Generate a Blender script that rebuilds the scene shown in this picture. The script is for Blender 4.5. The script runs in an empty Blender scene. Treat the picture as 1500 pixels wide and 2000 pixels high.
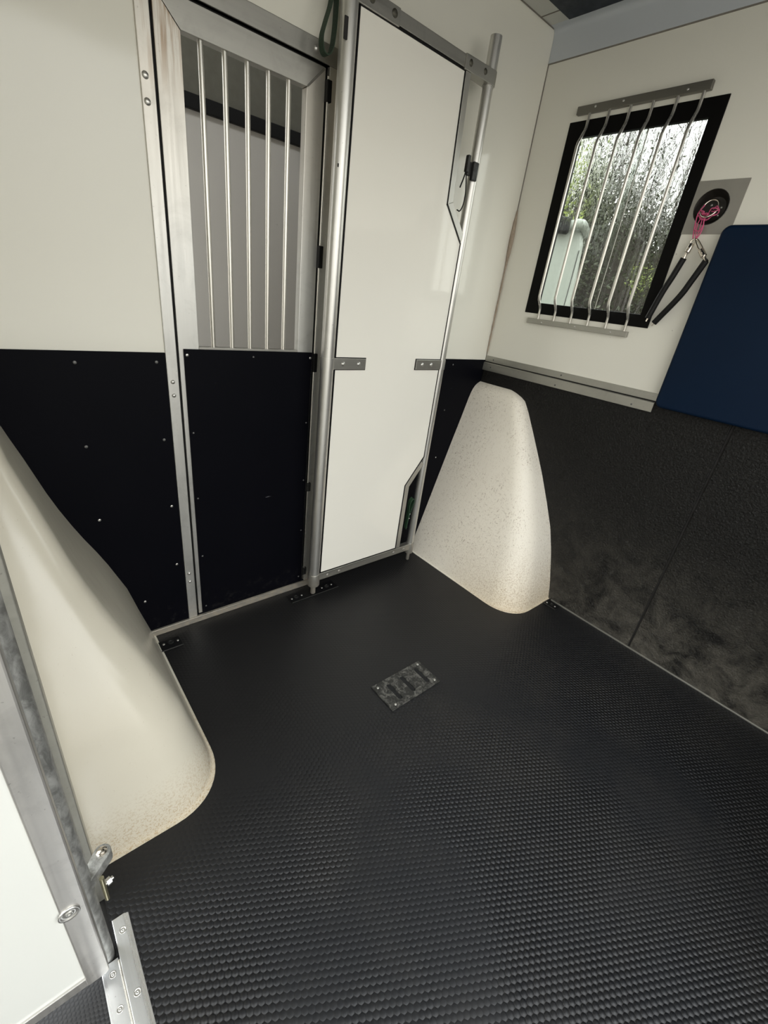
import bpy, bmesh, math, random
from mathutils import Vector, Matrix
random.seed(7)
C = bpy.context.scene.collection
scene = bpy.context.scene
PI = math.pi

# ------------------------------------------------------------------ camera
ROT = ((0.7662150973707209, -0.6309501154821507, 0.12172253831660462),
       (0.1964143108431273, 0.4103240349931231, 0.8905366948099228),
       (-0.6118299135030879, -0.6584346118484529, 0.4383241025346212))
cam_data = bpy.data.cameras.new('camera')
cam = bpy.data.objects.new('camera', cam_data)
C.objects.link(cam)
M = Matrix(ROT).transposed().to_4x4()
M.translation = Vector((-2.05415869, -1.57300123, 1.35))
cam.matrix_world = M
cam_data.sensor_fit = 'VERTICAL'
cam_data.sensor_height = 24.0
cam_data.lens = 864.70 / 2000 * 24.0
cam_data.clip_start = 0.02
scene.camera = cam

# ------------------------------------------------------------------ world and exposure
scene.view_settings.view_transform = 'Standard'
scene.view_settings.look = 'None'
scene.view_settings.gamma = 1
scene.view_settings.use_curve_mapping = False
scene.view_settings.exposure = EXPO = 0.58
scene.cycles.use_denoising = True
scene.cycles.max_bounces = 10
scene.cycles.diffuse_bounces = 6
scene.cycles.transparent_max_bounces = 12
scene.cycles.sample_clamp_indirect = 6.0
world = bpy.data.worlds.new('overcast_sky')
scene.world = world
world.use_nodes = True
wn = world.node_tree
bgn = wn.nodes['Background']
tc = wn.nodes.new('ShaderNodeTexCoord')
sp = wn.nodes.new('ShaderNodeSeparateXYZ')
cr = wn.nodes.new('ShaderNodeValToRGB')
wn.links.new(tc.outputs['Generated'], sp.inputs[0])
wn.links.new(sp.outputs['Z'], cr.inputs[0])
wn.links.new(cr.outputs[0], bgn.inputs[0])
cr.color_ramp.elements[0].position = 0.0
cr.color_ramp.elements[0].color = (0.38, 0.367, 0.335, 1)
cr.color_ramp.elements[1].position = 0.8
cr.color_ramp.elements[1].color = (0.95, 0.985, 1.0, 1)
bgn.inputs[1].default_value = 3.75


# ------------------------------------------------------------------ materials
class NT:
    def __init__(s, name):
        s.m = bpy.data.materials.new(name)
        s.m.use_nodes = True
        s.t = s.m.node_tree
        s.b = s.t.nodes['Principled BSDF']
        s.out = s.t.nodes['Material Output']
        s.tc = s.t.nodes.new('ShaderNodeTexCoord')

    def n(s, ty, **kw):
        nd = s.t.nodes.new(ty)
        for k, v in kw.items():
            setattr(nd, k, v)
        return nd

    def l(s, a, b):
        s.t.links.new(a, b)

    def val(s, sock, v):
        if hasattr(v, 'is_output') or hasattr(v, 'links'):
            s.l(v, sock)
        else:
            sock.default_value = v

    def math(s, op, a, b=0.0, c=0.0, clamp=False):
        nd = s.n('ShaderNodeMath', operation=op)
        nd.use_clamp = clamp
        for i, v in enumerate((a, b, c)):
            s.val(nd.inputs[i], v)
        return nd.outputs[0]

    def noise(s, scale, detail=4, rough=0.55, stretch=(1, 1, 1), rot=(0, 0, 0), dist=0.0):
        mp = s.n('ShaderNodeMapping')
        s.l(s.tc.outputs['Object'], mp.inputs[0])
        mp.inputs['Scale'].default_value = stretch
        mp.inputs['Rotation'].default_value = rot
        nd = s.n('ShaderNodeTexNoise')
        s.l(mp.outputs[0], nd.inputs['Vector'])
        nd.inputs['Scale'].default_value = scale
        nd.inputs['Detail'].default_value = detail
        nd.inputs['Roughness'].default_value = rough
        nd.inputs['Distortion'].default_value = dist
        return nd.outputs['Fac']

    def ramp(s, fac, lo, hi, a=0.0, b=1.0):
        nd = s.n('ShaderNodeMapRange')
        nd.clamp = True
        s.l(fac, nd.inputs[0])
        for i, v in enumerate((lo, hi, a, b)):
            nd.inputs[i + 1].default_value = v
        return nd.outputs[0]

    def mix(s, fac, a, b):
        nd = s.n('ShaderNodeMix', data_type='RGBA')
        s.val(nd.inputs[0], fac)
        for sock, v in ((nd.inputs[6], a), (nd.inputs[7], b)):
            if isinstance(v, tuple):
                sock.default_value = (*v, 1)
            else:
                s.l(v, sock)
        return nd.outputs[2]

    def bump(s, h, strength=0.3, dist=0.01):
        nd = s.n('ShaderNodeBump')
        nd.inputs['Strength'].default_value = strength
        nd.inputs['Distance'].default_value = dist
        s.l(h, nd.inputs['Height'])
        s.l(nd.outputs[0], s.b.inputs['Normal'])

    def z(s):
        nd = s.n('ShaderNodeSeparateXYZ')
        s.l(s.tc.outputs['Object'], nd.inputs[0])
        return nd.outputs

    def set(s, col=None, rough=None, metal=None, spec=None):
        if col is not None:
            if isinstance(col, tuple):
                s.b.inputs['Base Color'].default_value = (*col, 1)
            else:
                s.l(col, s.b.inputs['Base Color'])
        if rough is not None:
            s.val(s.b.inputs['Roughness'], rough)
        if metal is not None:
            s.val(s.b.inputs['Metallic'], metal)
        if spec is not None:
            s.val(s.b.inputs['Specular IOR Level'], spec)
        return s


def simple(name, col, rough=0.5, metal=0.0, var=0.08, scale=30.0, bump=0.0, spec=None):
    k = NT(name)
    nz = k.noise(scale, 4)
    c2 = tuple(max(0, c * (1 - var * 2)) for c in col)
    k.set(k.mix(nz, tuple(min(1, c * (1 + var)) for c in col), c2), k.ramp(nz, 0.3, 0.7, rough * 0.85, rough * 1.15), metal, spec)
    if bump:
        k.bump(nz, bump, 0.002)
    return k.m


def wall_white(name, col, rough):
    k = NT(name)
    big = k.noise(1.6, 3)
    sm = k.noise(60, 3, 0.6)
    spots = k.noise(38, 2, 0.5, dist=0.4)
    f = k.ramp(spots, 0.77, 0.80, 0, 0.55)
    base = k.mix(big, tuple(c * 1.02 for c in col), tuple(c * 0.95 for c in col))
    k.set(k.mix(f, base, (0.22, 0.2, 0.16)), rough)
    k.bump(k.noise(3.0, 2), 0.06, 0.01)
    return k.m


def alu(name, col=(0.58, 0.58, 0.56), rough=0.36, axis='z', dirt=0.35, low_dirt=True, brushed=0.05):
    k = NT(name)
    st = {'z': (90, 90, 2), 'x': (2, 90, 90), 'y': (90, 2, 90)}[axis]
    brush = k.noise(1.0, 4, 0.6, stretch=st)
    blot = k.noise(9, 5, 0.65, dist=0.8)
    base = k.mix(brush, tuple(c * 0.88 for c in col), tuple(min(1, c * 1.12) for c in col))
    base = k.mix(k.ramp(blot, 0.5, 0.75, 0, dirt), base, tuple(c * 0.62 for c in col))
    speck = k.noise(120, 3, 0.6, dist=0.3)
    base = k.mix(k.ramp(speck, 0.68, 0.74, 0, 0.5), base, (0.2, 0.19, 0.17))
    if low_dirt:
        zz = k.z()[2]
        f = k.math('MULTIPLY', k.ramp(zz, 0.14, 0.0, 0, 1), k.ramp(k.noise(60, 4), 0.35, 0.6, 0.3, 0.9))
        base = k.mix(f, base, (0.42, 0.36, 0.28))
        k.set(metal=k.math('SUBTRACT', 0.85, k.math('MULTIPLY', f, 0.7)))
    else:
        k.set(metal=0.85)
    k.set(base, k.ramp(brush, 0.2, 0.8, rough * 0.8, rough * 1.3))
    if brushed:
        k.bump(brush, brushed, 0.001)
    return k.m


def fibreglass(name, wear):
    k = NT(name)
    X, Y, Z = k.z()[0], k.z()[1], k.z()[2]
    base = k.mix(k.noise(4, 4), (0.90, 0.845, 0.74), (0.84, 0.78, 0.67)) if wear > 0.5 else k.mix(k.noise(3, 4), (0.63, 0.59, 0.495), (0.56, 0.52, 0.43))
    # scratches: thin stretched noise, two directions
    sc1 = k.ramp(k.noise(1.0, 4, 0.6, stretch=(210, 210, 36), rot=(0.35, 0.2, 0.2), dist=0.7), 0.59 if wear > 0.5 else 0.68, 0.65 if wear > 0.5 else 0.71, 0, 1)
    sc2 = k.ramp(k.noise(1.0, 3, 0.6, stretch=(150, 60, 200), rot=(0.6, 0.5, 0.9), dist=0.8), 0.62 if wear > 0.5 else 0.70, 0.67 if wear > 0.5 else 0.73, 0, 1)
    sc = k.math('MAXIMUM', sc1, sc2)
    area = k.ramp(k.noise(5, 3), 0.35, 0.6, 0.3, 1.0)
    f = k.math('MULTIPLY', k.math('MULTIPLY', sc, area), wear)
    base = k.mix(f, base, (0.36, 0.28, 0.19))
    low = k.ramp(Z, 0.34 if wear > 0.5 else 0.17, 0.0, 0, 1)
    front = k.ramp(Y, -0.25, -0.65, 0, 1)
    spk = k.ramp(k.noise(170, 5, 0.75, dist=0.6), 0.50, 0.58, 0, 1)
    f2 = k.math('MULTIPLY', k.math('MULTIPLY', low, k.math('MULTIPLY', spk, front)), 0.95 if wear > 0.5 else 0.75)
    base = k.mix(f2, base, (0.34, 0.23, 0.12))
    tint = k.math('MULTIPLY', k.math('MULTIPLY', k.math('POWER', low, 2.0), front), 0.6 if wear > 0.5 else 0.3)
    base = k.mix(tint, base, (0.62, 0.50, 0.33))
    rough = 0.2 if wear < 0.5 else 0.48
    k.set(base, rough)
    hb = k.math('SUBTRACT', k.noise(6, 3), k.math('MULTIPLY', f, 0.25 if wear > 0.5 else 0.0))
    k.bump(hb, 0.16 if wear < 0.5 else 0.3, 0.012)
    return k.m


def stud_rubber(p=0.0148):
    k = NT('studded black rubber')
    o = k.z()
    s3 = math.sqrt(3) * p

    def lattice(ox, oy):
        fx = k.math('SUBTRACT', k.math('FRACT', k.math('ADD', k.math('DIVIDE', o[0], s3), ox + 100.0)), 0.5)
        fy = k.math('SUBTRACT', k.math('FRACT', k.math('ADD', k.math('DIVIDE', o[1], p), oy + 100.0)), 0.5)
        fx = k.math('MULTIPLY', fx, math.sqrt(3))
        r2 = k.math('ADD', k.math('MULTIPLY', fx, fx), k.math('MULTIPLY', fy, fy))
        return k.math('SUBTRACT', 1.0, k.math('DIVIDE', r2, 0.26))
    h = k.math('MAXIMUM', lattice(0, 0), lattice(0.5, 0.5))
    h = k.math('MAXIMUM', h, 0.0)
    h = k.math('POWER', h, 0.8)
    big = k.noise(1.7, 4, 0.6, dist=0.5)
    wear = k.math('SUBTRACT', 1.0, k.math('MULTIPLY', k.ramp(big, 0.44, 0.62, 0, 1), 0.7))
    foot = k.ramp(o[1], -0.75, -1.25, 0.13, 1.0)      # trodden flat near the doorway
    h2 = k.math('MULTIPLY', k.math('MULTIPLY', h, wear), foot)
    dust = k.math('MAXIMUM', k.ramp(k.noise(2.6, 5, 0.65), 0.42, 0.68, 0, 1), k.ramp(o[1], -1.2, -0.6, 0, 0.9))
    fleck = k.ramp(k.noise(150, 2, 0.5), 0.81, 0.84, 0, 1)
    base = k.mix(dust, (0.0072, 0.0078, 0.0096), (0.0140, 0.0135, 0.0136))
    base = k.mix(k.math('MULTIPLY', fleck, 0.6), base, (0.25, 0.25, 0.25))
    k.set(base, k.ramp(big, 0.3, 0.7, 0.40, 0.55), 0.0, 0.38)
    k.bump(h2, 1.0, 0.0040 * p / 0.0148)
    return k.m


def wall_rubber():
    k = NT('textured black wall rubber')
    o = k.z()
    tex = k.noise(120, 3, 0.55, stretch=(1, 1, 1), dist=0.5)
    low = k.math('POWER', k.ramp(o[2], 0.65, 0.0, 0, 1), 1.4)
    right = k.ramp(o[1], -0.6, -1.2, 0.35, 1.0)
    d = k.ramp(k.noise(9, 7, 0.75, dist=0.5), 0.36, 0.70, 0, 1)
    streak = k.ramp(k.noise(40, 6, 0.8, dist=0.8), 0.56, 0.68, 0, 1)
    f = k.math('MULTIPLY', k.math('MULTIPLY', d, low), right)
    f = k.math('MULTIPLY', f, 0.75)
    scuff = k.math('MULTIPLY', k.math('MULTIPLY', streak, k.ramp(o[2], 0.8, 0.1, 0.05, 1)), 0.22)
    base = k.mix(k.noise(3, 4), (0.006, 0.0057, 0.005), (0.011, 0.0105, 0.0095))
    base = k.mix(f, base, (0.19, 0.175, 0.145))
    base = k.mix(scuff, base, (0.22, 0.215, 0.20))
    k.set(base, k.ramp(f, 0, 0.7, 0.5, 0.75), 0, 0.22)
    k.bump(tex, 1.0, 0.007)
    return k.m


def kick_black():
    k = NT('smooth black kick board')
    scr = k.ramp(k.noise(1.0, 3, 0.5, stretch=(14, 14, 60), rot=(0, 0.5, 0), dist=0.3), 0.76, 0.79, 0, 0.5)
    base = k.mix(k.noise(4, 4), (0.0025, 0.0027, 0.0045), (0.004, 0.004, 0.006))
    dust = k.math('MULTIPLY', k.ramp(k.z()[2], 0.16, 0.03, 0, 1), k.ramp(k.noise(30, 5, 0.7), 0.55, 0.8, 0, 0.12))
    base = k.mix(dust, base, (0.2, 0.19, 0.17))
    k.set(k.mix(scr, base, (0.12, 0.12, 0.13)), 0.45, 0, 0.05)
    return k.m


def galv():
    k = NT('mottled galvanised steel')
    n1 = k.noise(62, 6, 0.7, stretch=(1, 1, 0.55), dist=0.7)
    base = k.mix(k.ramp(n1, 0.38, 0.62, 0, 1), (0.26, 0.26, 0.245), (0.47, 0.47, 0.45))
    k.set(base, k.ramp(n1, 0.3, 0.7, 0.35, 0.6), 0.7)
    k.bump(n1, 0.3, 0.002)
    return k.m


def leafmat(name, a, b):
    k = NT(name)
    oi = k.n('ShaderNodeTexNoise')
    oi.inputs['Scale'].default_value = 3.5
    k.l(k.tc.outputs['Object'], oi.inputs['Vector'])
    k.set(k.mix(k.ramp(oi.outputs['Fac'], 0.35, 0.65), a, b), 0.55)
    return k.m


def glass_wet():
    k = NT('rain streaked window glass')
    g = k.n('ShaderNodeBsdfRefraction')
    g.inputs['IOR'].default_value = 1.035
    g.inputs['Roughness'].default_value = 0.0
    g.inputs['Color'].default_value = (0.93, 0.97, 0.94, 1)
    t = k.n('ShaderNodeBsdfTransparent')
    t.inputs['Color'].default_value = (0.93, 0.97, 0.94, 1)
    gl = k.n('ShaderNodeBsdfGlossy')
    gl.inputs['Roughness'].default_value = 0.02
    drops = k.noise(1.0, 3, 0.6, stretch=(120, 165, 48), dist=1.2)
    runs = k.noise(1.0, 2, 0.5, stretch=(30, 40, 3))
    o = k.z()
    area = k.ramp(k.math('SUBTRACT', o[2], k.math('MULTIPLY', k.math('ADD', o[1], 0.5), 0.8)), 1.50, 1.68, 0.04, 1.0)
    h = k.math('ADD', k.ramp(drops, 0.44, 0.66, 0, 1), k.math('MULTIPLY', runs, 0.4))
    bp = k.n('ShaderNodeBump')
    bp.inputs['Distance'].default_value = 0.012
    k.l(area, bp.inputs['Strength'])
    k.l(h, bp.inputs['Height'])
    k.l(bp.outputs[0], g.inputs['Normal'])
    m1 = k.n('ShaderNodeMixShader')
    k.l(k.math('MULTIPLY', k.ramp(drops, 0.48, 0.52, 0, 1), area), m1.inputs[0])
    k.l(t.outputs[0], m1.inputs[1])
    k.l(g.outputs[0], m1.inputs[2])
    m2 = k.n('ShaderNodeMixShader')
    m2.inputs[0].default_value = 0.045
    k.l(m1.outputs[0], m2.inputs[1])
    k.l(gl.outputs[0], m2.inputs[2])
    k.l(m2.outputs[0], k.out.inputs[0])
    return k.m


def worn_plate():
    k = NT('scuffed steel socket plate')
    n = k.ramp(k.noise(42, 6, 0.75, dist=1.0), 0.47, 0.62, 0, 1)
    k.set(k.mix(n, (0.028, 0.028, 0.026), (0.17, 0.165, 0.15)), 0.5, 0.3)
    k.bump(n, 0.4, 0.001)
    return k.m


def door_alu():
    m = alu('weathered door aluminium', (0.60, 0.595, 0.565), 0.42, 'z', 0.45)
    t = m.node_tree
    b = t.nodes['Principled BSDF']
    k = NT.__new__(NT)
    k.m, k.t, k.b = m, t, b
    k.tc = t.nodes.new('ShaderNodeTexCoord')
    src = b.inputs['Base Color'].links[0].from_socket
    o = k.z()
    run = k.ramp(k.noise(1.0, 3, 0.6, stretch=(70, 70, 5), dist=0.3), 0.44, 0.60, 0, 1)
    band = k.math('MULTIPLY', k.ramp(o[2], 1.74, 1.86, 0, 1), k.ramp(o[0], -1.515, -1.525, 0, 1))
    warm = k.ramp(o[2], 1.35, 1.8, 0, 0.30)
    c = k.mix(warm, src, (0.62, 0.53, 0.40))
    c = k.mix(k.math('MULTIPLY', k.math('MULTIPLY', run, band), 0.75), c, (0.30, 0.20, 0.12))
    t.links.new(c, b.inputs['Base Color'])
    return m


MAT = dict(
    wall=wall_white('cream white wall panel', (0.805, 0.785, 0.70), 0.11),
    panel=wall_white('glossy white partition panel', (0.87, 0.843, 0.765), 0.07),
    gate=wall_white('glossy white gate panel', (0.66, 0.665, 0.63), 0.15),
    ceil=wall_white('pale ceiling board', (0.60, 0.60, 0.56), 0.5),
    cove=wall_white('pale grey coving', (0.56, 0.59, 0.62), 0.4),  # bluish tint of the light near the roof is put into this colour
    alu=alu('brushed aluminium', (0.46, 0.45, 0.42)),
    alux=alu('brushed aluminium rail', (0.40, 0.39, 0.355), axis='x'),  # darker aluminium: the shade on the top rail is put into this colour
    aluy=alu('brushed aluminium strip', (0.43, 0.42, 0.375), 0.45, 'y', 0.3, False, 0),
    door_alu=door_alu(),
    tube=alu('polished aluminium tube', (0.62, 0.61, 0.575), 0.33, 'z', 0.25, True, 0),
    bar=alu('satin steel bar', (0.62, 0.60, 0.55), 0.27, 'z', 0.1, False, 0),
    darkbar=alu('dull steel rail', (0.22, 0.21, 0.185), 0.4, 'y', 0.3, False),
    thresh=alu('bright threshold aluminium', (0.80, 0.81, 0.82), 0.28, 'y', 0.15, False, 0),
    gatealu=alu('scuffed gate aluminium', (0.62, 0.60, 0.57), 0.4, 'z', 0.45, False),
    galv=galv(),
    fair_l=fibreglass('glossy cream fibreglass', 0.35),
    fair_r=fibreglass('scuffed cream fibreglass', 0.75),
    floor=stud_rubber(), ramp=stud_rubber(0.0085), rubber=wall_rubber(), kick=kick_black(),
    black=simple('black rubber seal', (0.006, 0.006, 0.006), 0.5, spec=0.2),
    blackgloss=simple('black painted window surround', (0.005, 0.0048, 0.0045), 0.4, spec=0.08),
    gap=simple('dark sealant', (0.012, 0.011, 0.010), 0.8),
    screw=simple('steel screw head', (0.62, 0.61, 0.58), 0.3, 0.9),
    darkscrew=simple('dull screw head', (0.17, 0.17, 0.165), 0.5, 0.6),
    hole=simple('dark hole', (0.01, 0.01, 0.01), 0.9),
    plate=simple('worn black steel plate', (0.035, 0.035, 0.033), 0.5, 0.3, 0.4, 60, 0.4), socket=worn_plate(),
    blackplate=simple('black painted floor plate', (0.008, 0.008, 0.009), 0.4, 0.2),
    pad=simple('navy vinyl', (0.0015, 0.0105, 0.031), 0.5, 0, 0.12, 3, 0.02, 0.15),
    hatch=simple('dark navy hatch board', (0.006, 0.012, 0.022), 0.6),
    tieplate=simple('dull aluminium plate', (0.36, 0.345, 0.31), 0.45, 0.6, 0.08, 15),
    cup=simple('dark plastic cup', (0.018, 0.015, 0.012), 0.4),
    chrome=simple('nickel plated steel', (0.72, 0.66, 0.58), 0.2, 1.0, 0.05, 60),
    pink=simple('pink baler twine', (0.62, 0.10, 0.22), 0.7, 0, 0.2, 200, 0.4),
    rope=simple('black rubber cord sleeve', (0.004, 0.004, 0.004), 0.5, spec=0.25),
    strap=simple('dark green webbing', (0.018, 0.040, 0.020), 0.75, 0, 0.2, 250, 0.4),
    strapb=simple('mid green webbing', (0.028, 0.075, 0.036), 0.7, 0, 0.2, 250, 0.4),
    sealant=simple('dirty beige sealant', (0.42, 0.34, 0.26), 0.7, 0, 0.25, 40, 0.5),
    seal=simple('grey sealant joint', (0.22, 0.20, 0.17), 0.7),
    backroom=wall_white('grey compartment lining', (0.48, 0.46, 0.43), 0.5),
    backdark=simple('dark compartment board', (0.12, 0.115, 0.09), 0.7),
    van=simple('pale green-white vehicle paint', (0.23, 0.25, 0.215), 0.4),
    ground=simple('grey yard gravel', (0.12, 0.115, 0.105), 0.9, 0, 0.3, 40, 0.4),
    twig=simple('grey brown bark', (0.035, 0.028, 0.02), 0.85, 0, 0.3, 30),
    leaf=leafmat('dull green hedge leaves', (0.020, 0.026, 0.010), (0.055, 0.065, 0.03)),
    leafy=leafmat('yellow green leaves', (0.13, 0.17, 0.03), (0.22, 0.27, 0.05)),
    glass=glass_wet(),
    olive=simple('dull olive bolt head', (0.10, 0.095, 0.075), 0.5, 0.6),
    zinc=simple('yellow zinc plated thread', (0.50, 0.46, 0.30), 0.3, 0.9),
)


# ------------------------------------------------------------------ helpers
def link(name, bm, mat, parent=None, smooth=False, bevel=0.0, loc=None, seg=2):
    me = bpy.data.meshes.new(name)
    bmesh.ops.recalc_face_normals(bm, faces=bm.faces[:])
    bm.to_mesh(me)
    bm.free()
    if smooth:
        for p in me.polygons:
            p.use_smooth = True
    me.materials.append(MAT[mat] if isinstance(mat, str) else mat)
    o = bpy.data.objects.new(name, me)
    C.objects.link(o)
    if parent:
        o.parent = parent
    if loc:
        o.location = loc
    if bevel:
        b = o.modifiers.new('bevel', 'BEVEL')
        b.width = bevel
        b.segments = seg
        b.limit_method = 'ANGLE'
        b.angle_limit = math.radians(40)
    if smooth:
        w = o.modifiers.new('wn', 'EDGE_SPLIT')
        w.split_angle = math.radians(42)
    return o


def NB():
    return bmesh.new()


def box(bm, a, b):
    x0, x1 = sorted((a[0], b[0]))
    y0, y1 = sorted((a[1], b[1]))
    z0, z1 = sorted((a[2], b[2]))
    v = [bm.verts.new(p) for p in ((x0, y0, z0), (x1, y0, z0), (x1, y1, z0), (x0, y1, z0),
                                   (x0, y0, z1), (x1, y0, z1), (x1, y1, z1), (x0, y1, z1))]
    for f in ((0, 3, 2, 1), (4, 5, 6, 7), (0, 1, 5, 4), (1, 2, 6, 5), (2, 3, 7, 6), (3, 0, 4, 7)):
        bm.faces.new([v[i] for i in f])
    return bm


def tube(bm, pts, r, n=16, caps=True, flat=None, up=None):
    """sweep a circle (or an ellipse of half sizes flat=(a,b)) along points"""
    pts = [Vector(p) for p in pts]
    rings = []
    ref = Vector(up) if up else None
    for i, p in enumerate(pts):
        if i == 0:
            d = pts[1] - pts[0]
        elif i == len(pts) - 1:
            d = pts[-1] - pts[-2]
        else:
            d = (pts[i + 1] - pts[i]).normalized() + (pts[i] - pts[i - 1]).normalized()
        d.normalize()
        if ref is None:
            ref = Vector((0, 0, 1)) if abs(d.z) < 0.9 else Vector((1, 0, 0))
        u = (ref - d * ref.dot(d)).normalized()
        w = d.cross(u)
        ref = u if up is None else Vector(up)
        ra, rb = flat if flat else (r if not isinstance(r, (list, tuple)) else r[i],) * 2
        if flat:
            pat = [(-1, -1), (1, -1), (1, 1), (-1, 1)]
            rings.append([bm.verts.new(p + u * (a * ra) + w * (b * rb)) for a, b in pat])
        else:
            rings.append([bm.verts.new(p + u * math.cos(2 * PI * k / n) * ra + w * math.sin(2 * PI * k / n) * rb)
                          for k in range(n)])
    for a, b in zip(rings, rings[1:]):
        m = len(a)
        for k in range(m):
            bm.faces.new((a[k], a[(k + 1) % m], b[(k + 1) % m], b[k]))
    if caps:
        bm.faces.new(rings[0][::-1])
        bm.faces.new(rings[-1])
    return bm


def smoothpath(pts, n=6):
    """catmull-rom through points"""
    P = [Vector(p) for p in pts]
    P = [P[0] * 2 - P[1]] + P + [P[-1] * 2 - P[-2]]
    out = []
    for i in range(1, len(P) - 2):
        for k in range(n):
            t = k / n
            a, b, c, d = P[i - 1], P[i], P[i + 1], P[i + 2]
            out.append(0.5 * ((2 * b) + (c - a) * t + (2 * a - 5 * b + 4 * c - d) * t * t + (3 * b - a - 3 * c + d) * t ** 3))
    out.append(P[-2])
    return out


def prism(bm, poly, axis, a, b):
    """extrude a polygon along axis from a to b; poly holds the other two coordinates in xyz order"""
    def mk(p, t):
        q = list(p)
        q.insert(axis, t)
        return q
    v0 = [bm.verts.new(mk(p, a)) for p in poly]
    v1 = [bm.verts.new(mk(p, b)) for p in poly]
    n = len(poly)
    bm.faces.new(v0)
    bm.faces.new(v1[::-1])
    for i in range(n):
        bm.faces.new((v0[i], v0[(i + 1) % n], v1[(i + 1) % n], v1[i]))
    return bm


def ring_prism(bm, outer, inner, axis, a, b):
    def mk(p, t):
        q = list(p)
        q.insert(axis, t)
        return bm.verts.new(q)
    n = len(outer)
    R = [[mk(p, t) for p in L] for L in (outer, inner) for t in (a, b)]
    o0, o1, i0, i1 = R
    for k in range(n):
        j = (k + 1) % n
        bm.faces.new((o0[k], o0[j], o1[j], o1[k]))
        bm.faces.new((i0[k], i0[j], i1[j], i1[k]))
        bm.faces.new((o0[k], o0[j], i0[j], i0[k]))
        bm.faces.new((o1[k], o1[j], i1[j], i1[k]))
    return bm


def lathe(bm, prof, centre, axis, n=20):
    """profile (radius, height) revolved about an axis vector at centre"""
    ax = Vector(axis).normalized()
    u = ax.orthogonal().normalized()
    w = ax.cross(u)
    c = Vector(centre)
    rings = []
    for r, h in prof:
        if r < 1e-6:
            rings.append([bm.verts.new(c + ax * h)])
        else:
            rings.append([bm.verts.new(c + ax * h + u * r * math.cos(2 * PI * k / n) + w * r * math.sin(2 * PI * k / n))
                          for k in range(n)])
    for a, b in zip(rings, rings[1:]):
        for k in range(n):
            j = (k + 1) % n
            if len(a) == 1 and len(b) == 1:
                continue
            if len(a) == 1:
                bm.faces.new((a[0], b[j], b[k]))
            elif len(b) == 1:
                bm.faces.new((a[k], a[j], b[0]))
            else:
                bm.faces.new((a[k], a[j], b[j], b[k]))
    return bm


def dome_prof(r, h, m=5):
    return [(r, 0)] + [(r * math.cos(t * PI / 2 / m), h * math.sin(t * PI / 2 / m)) for t in range(1, m)] + [(0, h)]


def empty(name, loc=(0, 0, 0)):
    o = bpy.data.objects.new(name, None)
    C.objects.link(o)
    o.location = loc
    o.empty_display_size = 0.05
    return o


def tag(o, label=None, cat=None, group=None, kind=None):
    for k, v in (('label', label), ('category', cat), ('group', group), ('kind', kind)):
        if v:
            o[k] = v
    return o


PROTO = {}


def fastener(parent, loc, axis, r=0.006, h=0.003, mat='screw', name='screw', style='dome'):
    """one screw or rivet head, its own object, mesh data shared"""
    key = (tuple(axis), r, h, mat, name, style)
    if key not in PROTO:
        bm = NB()
        if style == 'dome':
            lathe(bm, dome_prof(r, h), (0, 0, 0), axis, 14)
        elif style == 'cap':    # washer with a domed head
            lathe(bm, [(r, 0), (r, h * 0.25), (r * 0.75, h * 0.3)] + [(r * 0.75 * math.cos(t), h * 0.3 + h * 0.7 * math.sin(t)) for t in (0.4, 0.8, 1.2)] + [(0, h)], (0, 0, 0), axis, 16)
        else:                   # countersunk washer, hollow centre
            lathe(bm, [(r, 0), (r, h), (r * 0.82, h), (r * 0.75, h * 0.45), (r * 0.42, h * 0.4), (r * 0.38, h * 0.9), (r * 0.2, h * 0.85), (r * 0.14, h * 0.3), (0, h * 0.3)], (0, 0, 0), axis, 20)
        me = bpy.data.meshes.new(name)
        bmesh.ops.recalc_face_normals(bm, faces=bm.faces[:])
        bm.to_mesh(me)
        bm.free()
        for p in me.polygons:
            p.use_smooth = True
        me.materials.append(MAT[mat])
        PROTO[key] = me
    o = bpy.data.objects.new(name, PROTO[key])
    C.objects.link(o)
    o.location = loc
    if parent:
        o.parent = parent
    return o


CEIL = 2.407
LX = -2.13
# ------------------------------------------------------------------ structure
tag(link('floor', box(NB(), (LX + 0.03, 0.0, -0.05), (0.0, -2.12, 0.0)), 'floor'), kind='structure')
bm = NB()
box(bm, (LX, 0, 0), (-1.594, 0.04, CEIL))
box(bm, (-1.05, 0, 0), (0, 0.04, CEIL))
box(bm, (-1.594, 0, 1.957), (-1.05, 0.04, CEIL))
tag(link('wall_back', bm, 'wall'), kind='structure')
WY0, WY1, WZ0, WZ1 = -0.764, -0.176, 1.356, 2.083
bm = NB()
box(bm, (0, 0.04, 0), (0.05, WY1 - 0.02, CEIL))
box(bm, (0, WY1 - 0.02, 0), (0.05, WY0 + 0.02, WZ0 + 0.02))
box(bm, (0, WY1 - 0.02, WZ1 - 0.02), (0.05, WY0 + 0.02, CEIL))
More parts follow.
